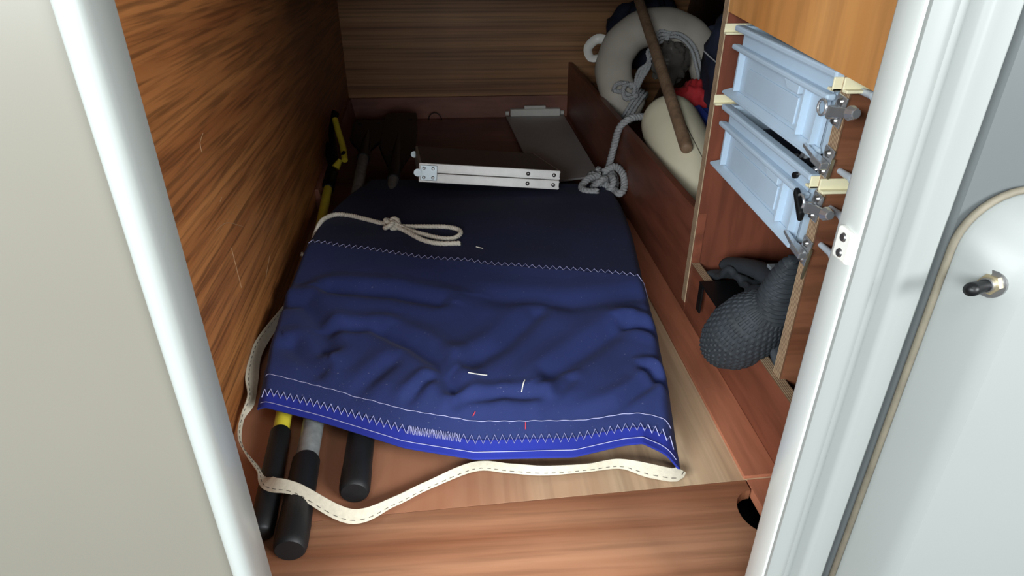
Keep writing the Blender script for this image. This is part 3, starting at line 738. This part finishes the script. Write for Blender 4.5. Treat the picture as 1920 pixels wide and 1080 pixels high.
d2 = copy_tree(d1); d2['label'] = 'lower grey plastic crate holding dark shackles, above the black boot'
d2.location = (XW - .002, .832, .345); d2.rotation_euler = (math.atan2(.018, .345), 0, 0)
# rails carrying the drawers
def rail(label, y, z, side):
    t = thing('drawer_rail', label, 'rail', (XW, y, z), group='cream drawer rails')
    lobj('rail_flange', M().box((-.004, min(0, side * .013), -.006), (.29, max(0, side * .013), -.002)), 'rail_cream', t, bevel=.001)
    lobj('rail_web', M().box((-.004, min(0, side * .003), -.006), (.29, max(0, side * .003), .012)), 'rail_cream', t, bevel=.001)
    return t
rail('cream rail on the divider beside the upper drawer', 1.2135, .600, -1)
rail('cream rail on the divider beside the lower drawer', 1.2135, .474, -1)
rail('cream rail on the far face of the partition beside the upper drawer', .8155, .580, 1)
rail('cream rail on the far face of the partition beside the lower drawer', .8155, .448, 1)
rail('cream rail on the near face of the partition, upper one', .7945, .584, -1)
rail('cream rail on the near face of the partition, lower one', .7945, .452, -1)
# chrome drawer catches on the partition edge
def catch(label, z, kind):
    t = thing('drawer_catch', label, 'catch', (XW + .006, .805, z), (R(8), 0, 0), 'chrome drawer catches')
    lobj('mounting_plate', M().box((-.002, -.012, -.020), (.001, .012, .020)), 'chrome', t, bevel=.001)
    lobj('screw', M().tube([(-.002, 0, .012), (-.005, 0, .012)], [.006, .004], 12), 'steel_screw', t, smooth=50)
    lobj('screw', M().tube([(-.002, 0, -.014), (-.005, 0, -.014)], [.006, .004], 12), 'steel_screw', t, smooth=50)
    if kind == 'arm':
        lobj('swivel', M().tube([(-.003, 0, -.002), (-.014, 0, -.002)], .009, 14), 'chrome', t, smooth=40)
        lobj('near_arm', M().hexa([(-.015, -.044, .008), (-.010, -.044, .008), (-.010, .0, -.008), (-.015, .0, -.008)], [(-.015, -.044, .020), (-.010, -.044, .020), (-.010, .0, .006), (-.015, .0, .006)]).tube([(-.012, -.044, .014), (-.012, -.056, .018)], [.010, .006], 10), 'chrome', t, bevel=.001)
        ring = [(-.014, .018 + .010 * math.cos(a), -.002 + .010 * math.sin(a)) for a in [2 * PI * i / 20 for i in range(21)]]
        lobj('pull_ring', M().tube(ring, .0020, 8), 'chrome', t, smooth=60)
    else:
        lobj('hook_plate', M().box((-.016, -.014, -.006), (-.003, .016, .004)), 'chrome', t, bevel=.002)
        lobj('far_arm', M().hexa([(-.016, .0, -.004), (-.006, .0, -.004), (-.006, .050, .000), (-.012, .050, .000)], [(-.016, .0, .004), (-.006, .0, .004), (-.006, .050, .005), (-.012, .050, .005)]), 'chrome', t, bevel=.001)
        lobj('side_clip', M().box((-.002, -.016, -.040), (.001, -.013, .010)), 'nut_brass', t)
    return t
catch('chrome catch with a small ring beside the upper drawer', .552, 'arm')
catch('chrome hook catch at the lower corner of the upper drawer', .484, 'hook')
c3 = catch('chrome catch with a black lever beside the lower drawer', .420, 'arm')
lobj('black_lever', M().hexa([(-.020, .002, -.026), (-.010, .002, -.026), (-.010, .034, .002), (-.020, .034, .002)], [(-.020, .002, -.012), (-.010, .002, -.012), (-.010, .036, .012), (-.020, .036, .012)]), 'black_plastic', c3, bevel=.003)
catch('chrome hook catch at the lower corner of the lower drawer', .352, 'hook')
# hooks and shackles in the lower drawer
def shackle(label, loc, rot, s=1.0):
    t = thing('shackle', label, 'shackle', loc, rot, 'shackles in the lower drawer')
    u_ = [(-.012 * s, 0, -.014 * s), (-.014 * s, 0, .004 * s), (-.008 * s, 0, .016 * s), (.008 * s, 0, .016 * s), (.014 * s, 0, .004 * s), (.012 * s, 0, -.014 * s)]
    lobj('bow', M().tube(catmull(u_, .004), .004 * s, 8), 'chrome', t, smooth=60)
    lobj('pin', M().tube([(-.020 * s, 0, -.014 * s), (.020 * s, 0, -.014 * s)], .0045 * s, 8), 'black_plastic', t, smooth=50)
shackle('small shackle at the near end of the lower drawer', (.505, .872, .448), (R(60), 0, R(20)), 1.1)
shackle('second shackle from the near end of the lower drawer', (.508, .915, .446), (R(20), R(30), R(80)), 1.1)
shackle('third shackle from the near end of the lower drawer', (.507, .958, .446), (R(75), 0, R(-30)), 1.0)
tag(obj('black_block', M().ball((.506, .893, .438), (.018, .024, .022), 14, 10, lump(2, .25)), 'black_plastic', smooth=60), 'black pulley block among the shackles in the lower drawer', 'block')
tag(obj('drawer_liner', M().box((.492, .85, .362), (.75, 1.16, .435)), 'navy_bag', bevel=.01), 'dark cloth filling the lower drawer under the shackles', 'cloth')
# clear bumpers on the near face of the partition
for y_, z_ in ((.757, .579), (.757, .474), (.756, .421), (.756, .365)):
    obj('bumper', M().tube([(.497, .795, z_), (.497, y_ + .010, z_), (.497, y_, z_), (.497, y_ - .006, z_)], [.004, .005, .008, .005], 12), 'translucent_tube', wp, smooth=50)

# ------------------------------------------------------------------ boots, gloves and bracket under the drawers
def boot():
    t = thing('neoprene_boot', 'black neoprene boot with ribbed sole hanging over the low board', 'boot', (.48, .93, .13))
    def loft(P, ctrl, rad_extra, NV, squash):
        n = len(P); fr = frames(P); vs = []; fs = []
        for i, p in enumerate(P):
            a_, b2 = fr[i]; t_ = i / (n - 1); r0 = interp([c[0] for c in ctrl], [c[1] for c in ctrl], t_)
            for j in range(NV):
                an = 2 * PI * j / NV; r_ = r0 + rad_extra(t_, j, an)
                vs.append(p + a_ * math.cos(an) * r_ + b2 * math.sin(an) * r_ * squash)
        for i in range(n - 1):
            for j in range(NV): fs.append((i * NV + j, i * NV + (j + 1) % NV, (i + 1) * NV + (j + 1) % NV, (i + 1) * NV + j))
        fs += [tuple(range(NV))[::-1], tuple(range((n - 1) * NV, n * NV))]
        return M().add(vs, fs)
    sole = loft(catmull([(.440, .945, .086), (.448, .925, .110), (.457, .905, .140), (.468, .885, .180), (.480, .868, .215), (.486, .860, .232)], .0022),
                [(0, .008), (.04, .026), (.12, .044), (.28, .058), (.5, .064), (.72, .058), (.9, .044), (1, .025)],
                lambda t_, j, an: (.0020 if (j + 3 * int(t_ * 17)) % 6 < 3 and (t_ * 17) % 1 < .72 and .05 < t_ < .97 else 0), 192, .88)
    obj('boot_sole', sole, 'neoprene', t, smooth=30)['label'] = 'toe and sole with rows of small raised bars'
    shaft = loft(catmull([(.485, .868, .190), (.489, .863, .225), (.491, .860, .258), (.492, .857, .286), (.493, .853, .308), (.494, .851, .318)], .0015),
                 [(0, .020), (.08, .036), (.3, .041), (.55, .036), (.8, .025), (.95, .014), (1, .006)],
                 lambda t_, j, an: .0022 * math.sin(t_ * 110 + 1.6 * math.sin(an * 2)) * sstep(0, .06, t_), 48, .8)
    obj('boot_shaft', shaft, 'neoprene', t, smooth=60)['label'] = 'ankle part with wavy ridges'
    return t
boot()
gl = thing('neoprene_sheet', 'crumpled black neoprene garment lying behind the ribbed boot', 'garment', (.56, 1.0, 0))
def gfun(u, v):
    x = .50 + .20 * v; y = .83 + .34 * u
    z = .118 + .06 * math.sin(PI * min(1, max(0, u))) * (1 - .3 * v) + .022 * noise.noise(Vector((u * 5, v * 5, 3))) + .010 * noise.noise(Vector((u * 13, v * 9, 7)))
    x += .014 * noise.noise(Vector((u * 6, v * 3, 9)))
    return Vector((x, y, z))
obj('garment_sheet', M().grid(gfun, srange(0, 1, 50), srange(0, 1, 30)), 'neoprene', gl, smooth=180, solid=.012)
obj('garment_fold', M().tube(catmull([(.53, 1.14, .16), (.54, 1.05, .195), (.54, .96, .215), (.55, .88, .21)], .01), .026, 14, squash=.6), 'neoprene', gl, smooth=180)
tag(obj('grey_bar', M().box((.512, .835, .246), (.60, .96, .252)), 'zinc_plate', bevel=.001), 'flat grey metal bar lying above the black garment', 'bar')
bk = thing('black_bracket', 'black plastic bracket hooked over the low board left of the boot', 'bracket', (XW, 1.08, .0))
obj('bracket_top', M().box((XW - .014, 1.000, .130), (XW + .060, 1.120, .134)), 'black_plastic', bk, bevel=.001)
for y0, z0 in ((1.098, .070), (1.004, .050)): obj('bracket_leg', M().box((XW - .014, y0, z0), (XW - .010, y0 + .020, .131)), 'black_plastic', bk, bevel=.001)
# small wire ring on the rear floor and a thin cord behind the divider
tag(obj('wire_ring', M().tube([(-.145 + .030 * math.cos(a), 2.985, .004 + .034 * math.sin(a)) for a in [PI * i / 14 for i in range(15)]], .0028, 6), 'steel_screw', smooth=60), 'small bent wire ring standing on the rear floor by the far panel', 'ring')
tag(obj('thin_cord', M().tube(catmull([(.700, 1.93, .455), (.735, 1.90, .425), (.775, 1.87, .410), (.81, 1.85, .405)], .02), .0022, 6), 'rope_grey', smooth=60), 'thin grey cord trailing from the lifebuoy to behind the divider', 'cord')
